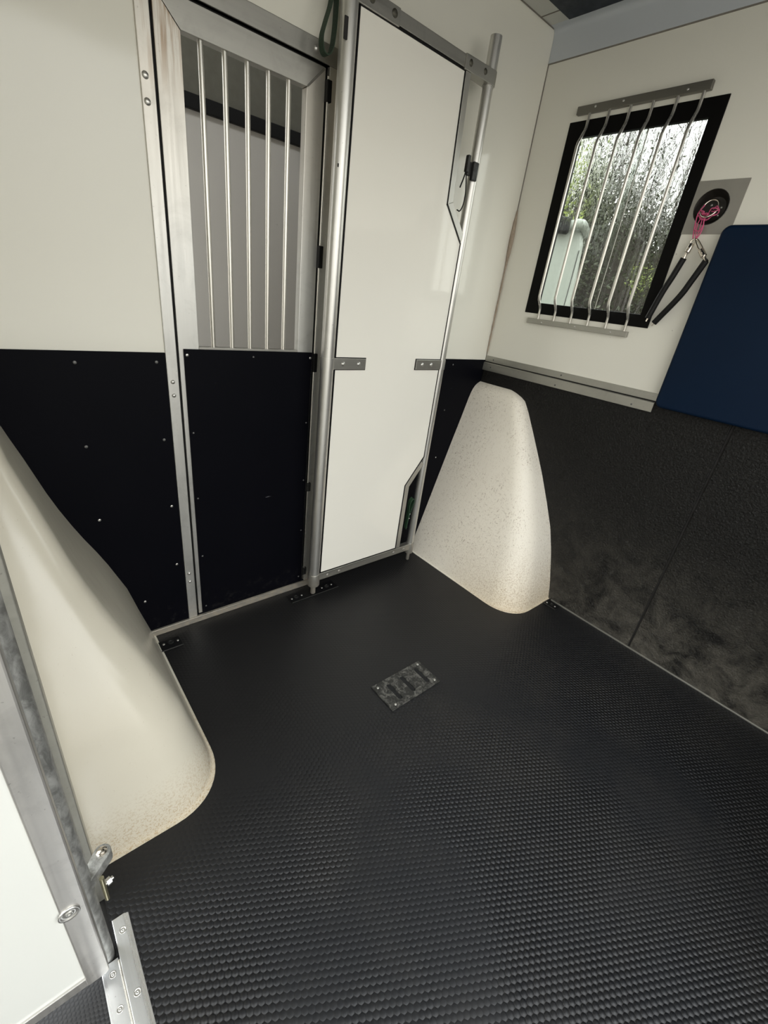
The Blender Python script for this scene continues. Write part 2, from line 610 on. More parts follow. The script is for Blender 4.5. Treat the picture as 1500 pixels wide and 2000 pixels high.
# the wall below and beside the tie ring cup (a hole of its own)
box(bm, (0, WY0 + 0.02, 0), (0.05, -0.776, CEIL))
box(bm, (0, -0.776, 0), (0.05, -0.884, 1.705))
box(bm, (0, -0.776, 1.82), (0.05, -0.884, CEIL))
box(bm, (0, -0.884, 0), (0.05, -2.12, CEIL))
tag(link('wall_right', bm, 'wall'), kind='structure')
bm = NB()
box(bm, (LX, 0.04, 0), (LX - 0.05, -0.80, CEIL))
box(bm, (LX, -0.80, 2.15), (LX - 0.05, -2.12, CEIL))
tag(link('wall_left', bm, 'wall'), kind='structure')
tag(link('added_shade_wall', box(NB(), (-0.95, -2.12, -0.05), (0.05, -2.17, 1.2)), 'wall'), kind='structure')  # unseen low wall, added to cut the light reaching the right of the floor
tag(link('ceiling', box(NB(), (LX, 0.0, CEIL), (-0.112, -2.12, CEIL + 0.05)), 'ceil'), kind='structure')
tag(link('trim_ceiling_edge', box(NB(), (-0.115, 0.0, CEIL), (0.0, -2.12, CEIL + 0.05)), 'ceil'), kind='structure')
# coving along the right wall, rolling into the ceiling
bm = NB()
prof = [(-0.001, 2.30), (-0.004, 2.302), (-0.005, 2.385), (-0.007, 2.396), (-0.012, 2.403), (-0.022, 2.4062), (-0.040, CEIL - 0.0003), (-0.040, CEIL + 0.001), (-0.001, CEIL + 0.001)]
prism(bm, [(p[0], p[1]) for p in prof], 1, -0.001, -2.12)
tag(link('trim_coving', bm, 'cove', smooth=True), kind='structure')
# joints
tag(link('trim_ceiling_joint', box(NB(), (-0.114, -0.001, CEIL - 0.0012), (-0.109, -2.12, CEIL + 0.001)), 'seal'), kind='structure')
tag(link('trim_back_ceiling_joint', box(NB(), (LX, 0.001, CEIL - 0.003), (0, -0.003, CEIL + 0.001)), 'seal'), kind='structure')
tag(link('trim_coving_joint', box(NB(), (0.001, -0.001, 2.2975), (-0.0035, -2.12, 2.3015)), 'seal'), kind='structure')
bm = NB()
tube(bm, [(-0.001, -0.001, z) for z in (0.0, 0.5, 1.0, 1.3, 1.75, 2.1, CEIL)], 0.0028, 8)
tag(link('trim_corner_joint', bm, 'seal', smooth=True), kind='structure')
# lifting strip of dirty corner sealant
bm = NB()
pts, rad = [], []
for i in range(26):
    t = i / 25
    z = 1.78 - t * 0.64
    r = 0.0035 + 0.0075 * (math.sin(min(1, t * 2.6) * PI) if t < 0.385 else 0.15 * (1 - t)) + random.uniform(-0.0009, 0.0009)
    pts.append((-0.004 - r * 0.3, -0.004 - r * 0.3, z))
    rad.append(r)
tube(bm, pts, rad, 8)
o = tag(link('corner_sealant', bm, 'sealant', smooth=True), 'dirty beige sealant peeling from the corner between back wall and window wall', 'sealant')

# hatch
h = empty('roof_hatch', (-0.6, -0.6, CEIL))
tag(h, 'dark navy roof hatch board on the pale ceiling', 'hatch')
bm = NB()
box(bm, (-1.3, -0.098, CEIL - 0.012), (-0.058, -1.4, CEIL))
o = link('board', bm, 'hatch', None, bevel=0.002)
o.parent = h
o.matrix_parent_inverse = Matrix.Translation(-h.location)


def P(parent, o):
    o.parent = parent
    o.matrix_parent_inverse = Matrix.Translation(-parent.location)
    return o


# ------------------------------------------------------------------ compartment beyond the door
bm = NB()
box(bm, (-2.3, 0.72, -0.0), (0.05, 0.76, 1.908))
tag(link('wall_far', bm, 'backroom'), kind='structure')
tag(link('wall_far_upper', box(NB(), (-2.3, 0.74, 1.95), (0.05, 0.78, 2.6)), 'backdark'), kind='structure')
bm = NB()
box(bm, (-1.95, 0.70, 1.908), (-0.735, 0.739, 1.957))
box(bm, (-0.760, 0.705, 1.83), (-0.735, 0.7199, 1.905))
tag(link('trim_far_rail', bm, 'black', bevel=0.003), kind='structure')
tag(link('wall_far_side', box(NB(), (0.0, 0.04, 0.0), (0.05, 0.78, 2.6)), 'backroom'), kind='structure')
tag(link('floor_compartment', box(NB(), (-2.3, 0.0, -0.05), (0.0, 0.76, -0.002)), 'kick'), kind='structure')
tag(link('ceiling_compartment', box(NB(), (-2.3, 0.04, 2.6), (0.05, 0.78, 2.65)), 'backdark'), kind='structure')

# ------------------------------------------------------------------ outer door frame (structure)
bm = NB()
box(bm, (-1.628, -0.006, 0.028), (-1.594, 0.02, 2.02))
o = link('trim_door_post', bm, 'door_alu', bevel=0.0015)
tag(o, kind='structure')
for z in (1.769, 1.717, 1.009, 0.965, 0.253, 0.213):
    big = z > 1.5
    fastener(o, (-1.613 - (0.003 if big else 0), -0.006, z), (0, -1, 0), 0.0085 if big else 0.0068, 0.005, name='rivet')
bm = NB()
box(bm, (-1.628, -0.006, 1.957), (-1.03, 0.02, 2.004))
o = link('trim_door_header', bm, 'alux', bevel=0.0015)
tag(o, kind='structure')
fastener(o, (-1.127, -0.006, 1.98), (0, -1, 0), 0.0085, 0.005, name='rivet')
bm = NB()
box(bm, (-1.074, -0.002, 0.028), (-1.04, 0.03, 1.957))
box(bm, (-1.043, -0.03, 0.028), (-1.04, 0.0, 1.957))
o = link('trim_hinge_post', bm, 'door_alu', bevel=0.001)
tag(o, kind='structure')
bm = NB()
box(bm, (-1.80, 0.0, 0.0), (-1.03, -0.012, 0.028))
o = link('trim_sill', bm, 'alux', bevel=0.002)
tag(o, kind='structure')

# ------------------------------------------------------------------ the barred stable door
door = empty('door_1', (-1.335, 0.0, 0.03))
tag(door, kind='structure')
DZ0, DZ1 = 0.034, 1.950
DX0, DX1 = -1.585, -1.087
bm = NB()
outer = [(DX0, DZ0), (DX1, DZ0), (DX1, DZ1), (DX0, DZ1)]
# left stile, right stile, top rail, mid rail with mitred corners
prism(bm, [(DX0, DZ0), (-1.520, DZ0), (-1.520, 1.885), (DX0, DZ1)], 1, 0.001, 0.03)
P(door, link('stile', bm, 'door_alu', bevel=0.0012))
bm = NB()
prism(bm, [(-1.151, DZ0), (DX1, DZ0), (DX1, DZ1), (-1.151, 1.885)], 1, 0.001, 0.03)
P(door, link('stile', bm, 'door_alu', bevel=0.0012))
bm = NB()
prism(bm, [(DX0 + 0.001, DZ1), (-1.5195, 1.8865), (-1.1515, 1.8865), (DX1 - 0.001, DZ1)], 1, 0.0005, 0.03)
P(door, link('top_rail', bm, 'alux', bevel=0.0012))
P(door, link('middle_rail', box(NB(), (-1.520, 0.001, 1.095), (-1.151, 0.03, 1.119)), 'alux', bevel=0.001))
bm = NB()
tube(bm, [(-1.148, 0.0005, 1.889), (-1.118, 0.0005, 1.919), (-1.092, 0.0005, 1.945)], 0.0028, 8)
P(door, link('weld', bm, 'alux', smooth=True))
for i in range(5):
    x = -1.467 + i * 0.0652
    bm = NB()
    tube(bm, [(x, 0.014, 1.10), (x, 0.014, 1.890)], 0.0078, 16)
    P(door, link('bar', bm, 'bar', smooth=True))
kp = P(door, link('kick_panel', box(NB(), (-1.571, -0.004, 0.036), (-1.0905, 0.001, 1.1125)), 'kick', bevel=0.001))
for x, z in ((-1.561, 1.094), (-1.097, 1.092), (-1.332, 1.092), (-1.558, 0.831), (-1.558, 0.575), (-1.556, 0.317),
             (-1.555, 0.065), (-1.103, 0.834), (-1.103, 0.575), (-1.104, 0.322), (-1.107, 0.063)):
    top = z > 1.0 and abs(x + 1.332) > 0.1
    s = fastener(kp, (x, -0.004, z), (0, -1, 0), 0.0052 if top else 0.0036, 0.0022, 'screw' if top else 'darkscrew')
    s.parent = kp
# hinge rod and blocks in the gap
hr = NB()
tube(hr, [(-1.081, -0.006, 0.06), (-1.081, -0.006, 1.93)], 0.0035, 10)
P(door, link('hinge_rod', hr, 'bar', smooth=True))
for z0, z1, m in ((1.868, 1.922, 'black'), (1.405, 1.475, 'black'), (1.04, 1.11, 'black'), (0.52, 0.56, 'plate'), (0.07, 0.11, 'plate')):
    P(door, link('hinge_block', box(NB(), (-1.087, -0.014, z0), (-1.070, 0.004, z1)), m, bevel=0.002))
tag(link('trim_door_gap', box(NB(), (-1.5938, 0.022, 0.03), (-1.0745, 0.026, 0.034)), 'gap'), kind='structure')
bm = NB()
box(bm, (-1.5945, 0.012, 0.03), (-1.5845, 0.034, 1.957))
box(bm, (-1.5945, 0.012, 1.9495), (-1.074, 0.034, 1.9575))
box(bm, (-1.0875, 0.012, 0.03), (-1.0735, 0.034, 1.957))
tag(link('trim_door_seal', bm, 'black'), kind='structure')

# ------------------------------------------------------------------ kick panels on the back wall
k1 = link('kick_board', box(NB(), (LX + 0.002, 0.0, 0.028), (-1.6285, -0.004, 1.10)), 'kick', bevel=0.001)
tag(k1, 'black kick board screwed to the wall left of the barred door', 'kick board')
for x, z in ((-1.873, 1.068), (-1.656, 1.071), (-1.656, 0.816), (-1.882, 0.816), (-1.882, 0.558), (-1.653, 0.562), (-1.782, 0.177), (-1.655, 0.309)):
    fastener(k1, (x, -0.004, z), (0, -1, 0), 0.005, 0.002, 'darkscrew' if z > 0.6 else 'screw')
k2 = link('kick_board', box(NB(), (-1.0395, 0.0, 0.0), (-0.001, -0.004, 1.10)), 'kick', bevel=0.001)
tag(k2, 'black kick board behind the folded partition and right fairing', 'kick board')
for x, z in ((-0.262, 0.574), (-0.259, 1.073), (-0.262, 0.84)):
    fastener(k2, (x, -0.004, z), (0, -1, 0), 0.004, 0.002, 'screw' if z < 0.6 else 'darkscrew')

# ------------------------------------------------------------------ right wall: mats, trim, pad
tag(link('trim_mat_seam', box(NB(), (0.001, -1.17, 0.0), (-0.003, -1.19, 1.09)), 'gap'), kind='structure')
m1 = link('rubber_mat', box(NB(), (0.0, -0.005, 0.0), (-0.010, -1.178, 1.0955)), 'rubber', bevel=0.003)
tag(m1, 'textured black rubber mat low on the window wall beside the right fairing', 'rubber mat', 'rubber mats on the window wall')
m2 = link('rubber_mat', box(NB(), (0.0, -1.187, 0.0), (-0.010, -2.11, 1.0955)), 'rubber', bevel=0.003)
tag(m2, 'dusty black rubber mat on the window wall nearest the camera, below the navy pad', 'rubber mat', 'rubber mats on the window wall')
tag(link('baseboard_right', box(NB(), (-0.010, -0.77, 0.0), (-0.017, -2.12, 0.007)), 'aluy', bevel=0.001), kind='structure')
# z-shaped aluminium strip
tr = NB()
prism(tr, [(-0.0, 1.124), (-0.004, 1.124), (-0.005, 1.094), (-0.0145, 1.088), (-0.0155, 1.050), (-0.0105, 1.050), (-0.0105, 1.086), (-0.0, 1.092)], 1, -0.003, -0.896)
tr = link('cover_strip', tr, 'aluy', bevel=0.0006)
tag(tr, 'stepped aluminium strip below the window, capping the rubber mat', 'metal strip')
for y, z in ((-0.055, 1.108), (-0.055, 1.07), (-0.458, 1.110), (-0.447, 1.062), (-0.812, 1.062)):
    fastener(tr, (-0.005 if z > 1.09 else -0.0155, y, z), (-1, 0, 0), 0.004, 0.0018, 'darkscrew')
pad = NB()


def rrect(y0, y1, z0, z1, r, n=6):
    out = []
    for cy, cz, a0 in ((y1 - r, z1 - r, 0), (y0 + r, z1 - r, 90), (y0 + r, z0 + r, 180), (y1 - r, z0 + r, 270)):
        for k in range(n + 1):
            a = math.radians(a0 + 90 * k / n)
            out.append((cy + r * math.cos(a), cz + r * math.sin(a)))
    return out


prism(pad, rrect(-2.10, -0.905, 1.078, 1.704, 0.028), 0, -0.0005, -0.045)
pad = link('padded_board', pad, 'pad', smooth=True, bevel=0.012, seg=4)
tag(pad, 'navy blue vinyl padded board on the window wall above the rubber mat', 'pad')

# ------------------------------------------------------------------ window
win = empty('window_1', (0.0, -0.47, WZ0))
tag(win, kind='structure')
bm = NB()
o_ = [(WY0, WZ0), (WY1, WZ0), (WY1, WZ1), (WY0, WZ1)]
i_ = [(-0.719, 1.403), (-0.238, 1.403), (-0.238, 2.026), (-0.719, 2.026)]
ring_prism(bm, o_, i_, 0, -0.004, 0.016)
P(win, link('window_frame', bm, 'blackgloss', bevel=0.002))
bm = NB()
for y0, y1, x in ((-0.72, -0.485, 0.003), (-0.515, -0.237, 0.010)):
    bm.faces.new([bm.verts.new(p) for p in ((x, y0, 1.402), (x, y1, 1.402), (x, y1, 2.027), (x, y0, 2.027))])
P(win, link('pane', bm, 'glass'))
bm = NB()
box(bm, (0.001, -0.490, 1.403), (0.005, -0.484, 2.026))
P(win, link('sliding_edge', bm, 'black'))
bm = NB()
box(bm, (0.008, -0.516, 1.403), (0.012, -0.513, 2.026))
P(win, link('sliding_edge', bm, 'darkbar'))

# bar grille
gr = empty('window_grille', (-0.01, -0.45, 1.33))
tag(gr, 'steel grille of six cranked bars fixed over the window', 'window grille')
bm = NB()
box(bm, (-0.0005, -0.205, 2.100), (-0.018, -0.700, 2.127))
top = P(gr, link('rail', bm, 'darkbar', bevel=0.0015))
bm = NB()
box(bm, (-0.0005, -0.209, 1.312), (-0.018, -0.697, 1.334))
bot = P(gr, link('rail', bm, 'aluy', bevel=0.0015))
for y, z in ((-0.284, 2.117), (-0.397, 2.117), (-0.625, 2.112), (-0.290, 1.320), (-0.462, 1.323), (-0.627, 1.323)):
    s = fastener(top if z > 2 else bot, (0, 0, 0), (-1, 0, 0), 0.0042, 0.002, 'screw')
    s.location = Vector((-0.018, y, z))
for i in range(6):
    y = -0.262 - i * 0.0835
    bm = NB()
    pts = [(-0.010, y, 1.318), (-0.011, y, 1.372), (-0.014, y, 1.382), (-0.040, y, 1.415), (-0.045, y, 1.430),
           (-0.045, y, 1.985), (-0.042, y, 1.998), (-0.014, y, 2.046), (-0.011, y, 2.058), (-0.010, y, 2.118)]
    tube(bm, pts, 0.0056, 14)
    P(gr, link('bar', bm, 'bar', smooth=True))

# ------------------------------------------------------------------ tie ring plate
tp = empty('tie_ring', (0.0, -0.83, 1.76))
tag(tp, 'aluminium tie ring plate with round black recess between window and navy pad', 'tie ring')
bm = NB()
n = 32
outer = []
inner = []
cy, cz, rr = -0.831, 1.764, 0.0545
for k in range(n):
    a = 2 * PI * k / n
    c, s = math.cos(a), math.sin(a)
    m = max(abs(c) / 0.0905, abs(s) / 0.0805)
    oy, oz = c / m, s / m
    # snap nearest verts to corners
    outer.append((-0.8295 + oy, 1.7625 + oz))
    inner.append((cy + rr * c, cz + rr * s))
corners = [(-0.8295 + a * 0.0905, 1.7625 + b * 0.0805) for a in (-1, 1) for b in (-1, 1)]
for cc in corners:
    j = min(range(n), key=lambda q: (outer[q][0] - cc[0]) ** 2 + (outer[q][1] - cc[1]) ** 2)
    outer[j] = cc
ring_prism(bm, outer, inner, 0, -0.003, -0.0002)
P(tp, link('plate', bm, 'tieplate'))
bm = NB()
lathe(bm, [(0.0545, 0.0035), (0.053, 0.0045), (0.050, 0.0), (0.046, -0.018), (0.036, -0.030), (0.0, -0.034)], (0, cy, cz), (-1, 0, 0), 32)
P(tp, link('cup', bm, 'cup', smooth=True))
for dy, dz in ((0.012, 0.012), (-0.022, 0.004), (-0.02, -0.02)):
    s = fastener(tp, (0.030, cy + dy, cz + dz), (-1, 0, 0), 0.0042, 0.003, 'screw')
    s.matrix_parent_inverse = Matrix.Translation(-tp.location)
bm = NB()
ringp = []
for k in range(33):
    a = 2 * PI * k / 32
    ringp.append((-0.004 + 0.012 * math.sin(a), cy + 0.002 + 0.026 * math.cos(a), cz - 0.004 + 0.028 * math.sin(a)))
tube(bm, ringp, 0.0036, 10, caps=False)
P(tp, link('ring', bm, 'chrome', smooth=True))

# pink twine loops
bm = NB()
tube(bm, smoothpath([(-0.010, -0.812, 1.770), (-0.010, -0.800, 1.745), (-0.013, -0.803, 1.715), (-0.016, -0.809, 1.690), (-0.02, -0.818, 1.664),
                     (-0.018, -0.830, 1.672), (-0.016, -0.834, 1.70), (-0.014, -0.828, 1.725), (-0.012, -0.832, 1.743)]), 0.002, 8)
tube(bm, smoothpath([(-0.008, -0.816, 1.742), (-0.013, -0.812, 1.712), (-0.018, -0.818, 1.683), (-0.02, -0.826, 1.668), (-0.018, -0.826, 1.695), (-0.013, -0.822, 1.728), (-0.006, -0.838, 1.738)]), 0.0016, 8)
tube(bm, smoothpath([(-0.010, -0.806, 1.752), (-0.009, -0.826, 1.739), (-0.008, -0.846, 1.737), (-0.008, -0.855, 1.75)]), 0.0018, 8)
tube(bm, smoothpath([(-0.014, -0.806, 1.712), (-0.019, -0.811, 1.693), (-0.02, -0.829, 1.690), (-0.015, -0.832, 1.71)]), 0.0018, 8)
rnd = random.Random(5)
for q in range(7):
    a0 = rnd.uniform(PI * 1.0, PI * 1.9)
    c0 = Vector((-0.010, cy + 0.002 + 0.022 * math.cos(a0), cz - 0.006 + 0.024 * math.sin(a0)))
    loop = [c0 + Vector((rnd.uniform(-0.006, 0.006), 0.013 * math.cos(t) + rnd.uniform(-0.004, 0.004), 0.010 * math.sin(t) + rnd.uniform(-0.004, 0.004))) for t in (0, 1.2, 2.5, 3.8, 5.0, 6.2)]
    tube(bm, smoothpath(loop), 0.0017, 7)
tw = link('baler_twine', bm, 'pink', smooth=True)
tag(tw, 'pink baler twine looped through the tie ring', 'twine')


def cord(name_label, a, b, clip_top, side):
    """a rubber sleeved tie cord hanging from a trigger clip"""
    t = empty('bungee_tie', clip_top)
    tag(t, name_label, 'tie cord', 'tie cords hanging from the pink twine')
    A, B, T = Vector(a), Vector(b), Vector(clip_top)
    d = (A - T).normalized()
    mid = (A + B) / 2 + Vector((0.0, 0.006 * side, -0.012))
    bm = NB()
    tube(bm, smoothpath([A, A.lerp(mid, 0.5) + Vector((0, 0, -0.004)), mid, B], 8), 0.0108, 14)
    P(t, link('sleeve', bm, 'rope', smooth=True))
    # clip body: swivel, barrel, hook
    bm = NB()
    c1 = A - d * 0.018
    tube(bm, [A + d * 0.004, A - d * 0.003, A - d * 0.004, c1 + d * 0.004, c1], [0.0072, 0.0072, 0.0050, 0.0050, 0.0068], 14)
    P(t, link('swivel', bm, 'chrome', smooth=True))
    bm = NB()
    c2 = c1 - d * 0.030
    tube(bm, [c1, c1 - d * 0.002, c2 + d * 0.002, c2], [0.0078, 0.0098, 0.0098, 0.0080], 16)
    P(t, link('barrel', bm, 'chrome', smooth=True))
    bm = NB()
    side_v = Vector((-0.3, 1, 0)).normalized() * 0.0075
    tip = T
    tube(bm, smoothpath([c2 + side_v * 0.7, c2 - d * 0.008 + side_v, tip + side_v * 0.6, tip - d * 0.003, tip - side_v * 0.6, c2 - d * 0.012 - side_v, c2 - side_v * 0.7]), 0.0028, 10)
    P(t, link('hook', bm, 'chrome', smooth=True))
    bm = NB()
    lathe(bm, dome_prof(0.0028, 0.004), (c1 + c2) / 2 + Vector((-0.009, 0, 0)), (-1, 0, 0), 10)
    P(t, link('trigger_pin', bm, 'chrome', smooth=True))
    bm = NB()
    end = B + (B - mid).normalized() * 0.012
    tube(bm, [B, end], 0.003, 8)
    P(t, link('cord_end', bm, 'chrome', smooth=True))
    return t


cord('left tie cord in black sleeve hanging from the pink twine, clear of the navy pad', (-0.026, -0.812, 1.602), (-0.024, -0.760, 1.392), (-0.020, -0.822, 1.662), 1)
cord('right tie cord in black sleeve hanging from the pink twine, touching the navy pad', (-0.040, -0.8925, 1.594), (-0.026, -0.790, 1.378), (-0.024, -0.832, 1.660), -1)

# ------------------------------------------------------------------ fairings


def lerp_table(tb, z):
    for (z0, v0), (z1, v1) in zip(tb, tb[1:]):
        if z <= z1:
            t = (z - z0) / (z1 - z0)
            return v0 + (v1 - v0) * t
    return tb[-1][1]


def fairing(mirror, mat, TA, TB, ztop):
    bm = NB()
    levels = [0.0, 0.003, 0.0045, 0.03, 0.06, 0.1, 0.15, 0.2, 0.26, 0.32, 0.38, 0.44, 0.5, 0.56, 0.62, 0.68, 0.74, 0.8, 0.86, 0.90, 0.93, 0.95, 0.965, 0.977, 0.984, 0.987]
    rows = []
    ch = 0.10
    for z in levels:
        zz = z * ztop / 0.987
        a, b = lerp_table(TA, z), lerp_table(TB, z)
        if z < 0.004:
            a += 0.006
            b += 0.006
        r = lerp_table([(0, 0.155), (0.3, 0.12), (0.7, 0.075), (0.95, 0.05), (0.99, 0.012)], z)
        ra = min(r, a * 0.7)
        rb = min(r * 1.1, b * 0.6)
        dl = 0.0 * min(1, z / 0.35) * min(1, max(0, (0.96 - z) / 0.1))
        row = [(a, -0.0045), (a + dl * 0.42, -0.0045 - ch * 0.25), (a + dl * 0.78, -0.0045 - ch * 0.6), (a + dl, -0.0045 - ch)]
        a += dl
        for k in range(1, 9):
            row.append((a, -0.0045 - ch - (b - rb - 0.0045 - ch) * k / 8))
        m = 12
        for k in range(1, m + 1):
            t = k / m * PI / 2
            cx = math.cos(t) ** 0.92
            sy = math.sin(t) ** 0.92
            row.append((a - ra + ra * cx, -(b - rb) - rb * sy))
        for k in range(1, 6):
            row.append(((a - ra) * (1 - k / 5), -b))
        rows.append([(p[0], p[1], zz) for p in row])
    V = []
    for row in rows:
        V.append([bm.verts.new(((LX + p[0]) if mirror else -p[0], p[1], p[2])) for p in row])
    for r0, r1 in zip(V, V[1:]):
        for k in range(len(r0) - 1):
            bm.faces.new((r0[k], r0[k + 1], r1[k + 1], r1[k]))
    cap = bm.faces.new(V[-1] + [bm.verts.new(((LX if mirror else 0.0), -0.0045, rows[-1][0][2]))])
    bmesh.ops.triangulate(bm, faces=[cap])
    o = link('wheel_fairing', bm, mat, smooth=True)
    return o


TA_R = [(0, 0.350), (0.03, 0.338), (0.2, 0.287), (0.42, 0.223), (0.655, 0.155), (0.775, 0.118), (0.90, 0.082), (0.944, 0.066), (0.965, 0.048), (0.98, 0.028), (0.987, 0.008)]
TB_R = [(0, 0.752), (0.08, 0.736), (0.25, 0.688), (0.378, 0.642), (0.5, 0.581), (0.641, 0.505), (0.80, 0.408), (0.90, 0.345), (0.949, 0.310), (0.966, 0.280), (0.98, 0.24), (0.987, 0.21)]
o = fairing(False, 'fair_r', TA_R, TB_R, 0.987)
tag(o, 'scuffed cream fairing in the far corner below the window', 'fairing', 'cream fibreglass fairings')
TA_L = [(0, 0.362), (0.149, 0.322), (0.254, 0.297), (0.409, 0.238), (0.526, 0.182), (0.649, 0.134), (0.806, 0.088), (0.892, 0.06), (0.944, 0.05), (0.987, 0.02)]
TB_L = [(0, 0.768), (0.08, 0.755), (0.25, 0.715), (0.378, 0.67), (0.5, 0.60), (0.641, 0.515), (0.80, 0.41), (0.90, 0.345), (0.949, 0.310), (0.987, 0.21)]
o = fairing(True, 'fair_l', TA_L, TB_L, 0.987)
tag(o, 'glossy cream fairing on the left wall, between door wall and white gate', 'fairing', 'cream fibreglass fairings')

# ------------------------------------------------------------------ the folded partition
PY = -0.095
pt = empty('stall_partition', (-1.06, PY, 0.0))
tag(pt, 'tall white partition panel folded flat beside the barred door', 'partition')
# tubes
bm = NB()
tube(bm, [(-1.078, PY, 0.085), (-1.078, PY, 2.33)], 0.0255, 28)
lp = P(pt, link('pole', bm, 'tube', smooth=True))
bm = NB()
tube(bm, [(-0.452, PY, 0.085), (-0.452, PY, 2.212)], 0.0195, 24, caps=True)
rp = P(pt, link('pole', bm, 'tube', smooth=True))
bm = NB()
tube(bm, [(-0.452, PY, 2.075), (-0.452, PY, 2.215)], 0.0212, 24)
P(pt, link('pole_sleeve', bm, 'tube', smooth=True))
# slot cover on the left pole
P(pt, link('slot', box(NB(), (-1.1045, PY - 0.016, 1.985), (-1.092, PY - 0.0215, 2.035)), 'gap', bevel=0.002))
P(pt, link('slot', box(NB(), (-1.0985, PY - 0.0185, 1.690), (-1.0945, PY - 0.0205, 1.699)), 'hole'))
# collars and pins at the foot
for x, r in ((-1.078, 0.029), (-0.452, 0.023)):
    bm = NB()
    tube(bm, [(x, PY, 0.062), (x, PY, 0.066), (x, PY, 0.122), (x, PY, 0.126)], [r * 0.94, r, r, r * 0.96], 24)
    P(pt, link('collar', bm, 'alux', smooth=True))
    bm = NB()
    tube(bm, [(x, PY, 0.012), (x, PY, 0.016), (x, PY, 0.07)], [0.010, 0.0125, 0.0125] if r > 0.025 else [0.007, 0.0095, 0.0095], 16)
    P(pt, link('foot_pin', bm, 'alux', smooth=True))
# panel with two cut-outs on its free edge
YF, YB = PY - 0.010, PY + 0.010
outline = [(-1.050, 0.126), (-0.572, 0.126), (-0.572, 0.496), (-0.482, 0.622), (-0.468, 0.640), (-0.468, 1.573), (-0.580, 1.690), (-0.592, 2.078), (-1.050, 2.078)]
bm = NB()
prism(bm, outline, 1, YF, YB)
P(pt, link('panel', bm, 'panel'))
# black gasket around the panel
def offset_strip(poly, w, y0, y1, closed=True):
    """thin strip centred on the polygon line, in the xz plane"""
    bm = NB()
    n = len(poly)
    rng = range(n if closed else n - 1)
    for i in rng:
        a, b = Vector(poly[i]), Vector(poly[(i + 1) % n])
        d = (b - a).normalized()
        nn = Vector((-d.y, d.x)) * w / 2
        a2, b2 = a - d * w / 2, b + d * w / 2
        prism(bm, [tuple(a2 + nn), tuple(b2 + nn), tuple(b2 - nn), tuple(a2 - nn)], 1, y0, y1)
    return bm


P(pt, link('gasket', offset_strip(outline, 0.0045, YF - 0.0025, YB + 0.002), 'black'))
# aluminium channel around the cut-outs
def channel(pts, w, side):
    bm = NB()
    P_ = [Vector(p) for p in pts]
    off = []
    for i, p in enumerate(P_):
        d0 = (P_[i] - P_[i - 1]).normalized() if i > 0 else (P_[1] - P_[0]).normalized()
        d1 = (P_[i + 1] - P_[i]).normalized() if i < len(P_) - 1 else d0
        n0, n1 = Vector((-d0.y, d0.x)), Vector((-d1.y, d1.x))
        m = (n0 + n1).normalized()
        off.append(p + m * w * side / max(0.4, m.dot(n0)))
    for i in range(len(P_) - 1):
        prism(bm, [tuple(P_[i]), tuple(P_[i + 1]), tuple(off[i + 1]), tuple(off[i])], 1, YF - 0.004, YB + 0.004)
    return bm


P(pt, link('channel', channel([(-0.590, 2.078), (-0.578, 1.691), (-0.474, 1.582)], 0.026, 1), 'alu', bevel=0.001))
P(pt, link('channel', channel([(-0.570, 0.126), (-0.570, 0.496), (-0.484, 0.616)], 0.026, -1), 'alu', bevel=0.001))
# top rail with end brackets
P(pt, link('top_rail', box(NB(), (-0.905, YF - 0.004, 2.083), (-0.600, YB + 0.004, 2.118)), 'alux', bevel=0.0015))
br = P(pt, link('bracket', box(NB(), (-1.07, YF - 0.007, 2.078), (-0.905, YB + 0.007, 2.120)), 'alux', bevel=0.002))
bm = NB()
prism(bm, [(-0.602, YF - 0.008), (-0.46, YF - 0.014)] + [(-0.452 + 0.0245 * math.sin(a), PY - 0.0245 * math.cos(a)) for a in [k * PI / 10 for k in range(0, 11)]] + [(-0.602, YB + 0.008)], 2, 2.078, 2.120)
br2 = P(pt, link('bracket', bm, 'alux', bevel=0.0015))
for x in (-1.014, -0.928, -0.576, -0.500):
    s = fastener(br if x < -0.9 else br2, (x, YF - 0.0072 - (0.004 if x > -0.52 else 0.001 if x > -0.6 else 0), 2.101), (0, -1, 0), 0.0105, 0.004, 'olive', 'bolt', 'cap')
    pass
# bottom rail
bra = P(pt, link('bottom_rail', box(NB(), (-1.06, YF - 0.006, 0.088), (-0.46, YB + 0.006, 0.124)), 'alux', bevel=0.002))
for x in (-1.010, -0.942, -0.585, -0.512):
    s = fastener(bra, (x, YF - 0.006, 0.104), (0, -1, 0), 0.0075, 0.003, 'tieplate')
    pass
# mid brackets wrapping each tube
for x, r, x1, sg in ((-1.078, 0.0275, -0.905, 1), (-0.452, 0.0215, -0.624, -1)):
    bm = NB()
    arc = [(x - sg * r * math.sin(a), PY + r * math.cos(a)) for a in [k * PI / 12 for k in range(13)]]
    poly = arc + [(x + sg * (r - 0.004), YF - 0.006), (x1, YF - 0.006), (x1, YF - 0.001), (x + sg * r, YF - 0.001), (x + sg * r, YB), (x, YB)]
    tube(bm, [(x, PY, 1.069), (x, PY, 1.111)], r, 28)
    P(pt, link('bracket_collar', bm, 'tube', smooth=True))
    b = P(pt, link('bracket', box(NB(), (x, YF - 0.0065, 1.069), (x1, YF - 0.0005, 1.111)), 'alux', bevel=0.0015))
    P(pt, link('gasket', box(NB(), (x, YF - 0.0015, 1.066), (x1 + sg * 0.003, YF - 0.0002, 1.114)), 'black'))
    for q in ((-1.015, -0.940) if sg > 0 else (-0.586, -0.530)):
        s = fastener(b, (q, YF - 0.0065, 1.090), (0, -1, 0), 0.0085, 0.0045, 'screw', 'screw', 'cap')
        pass
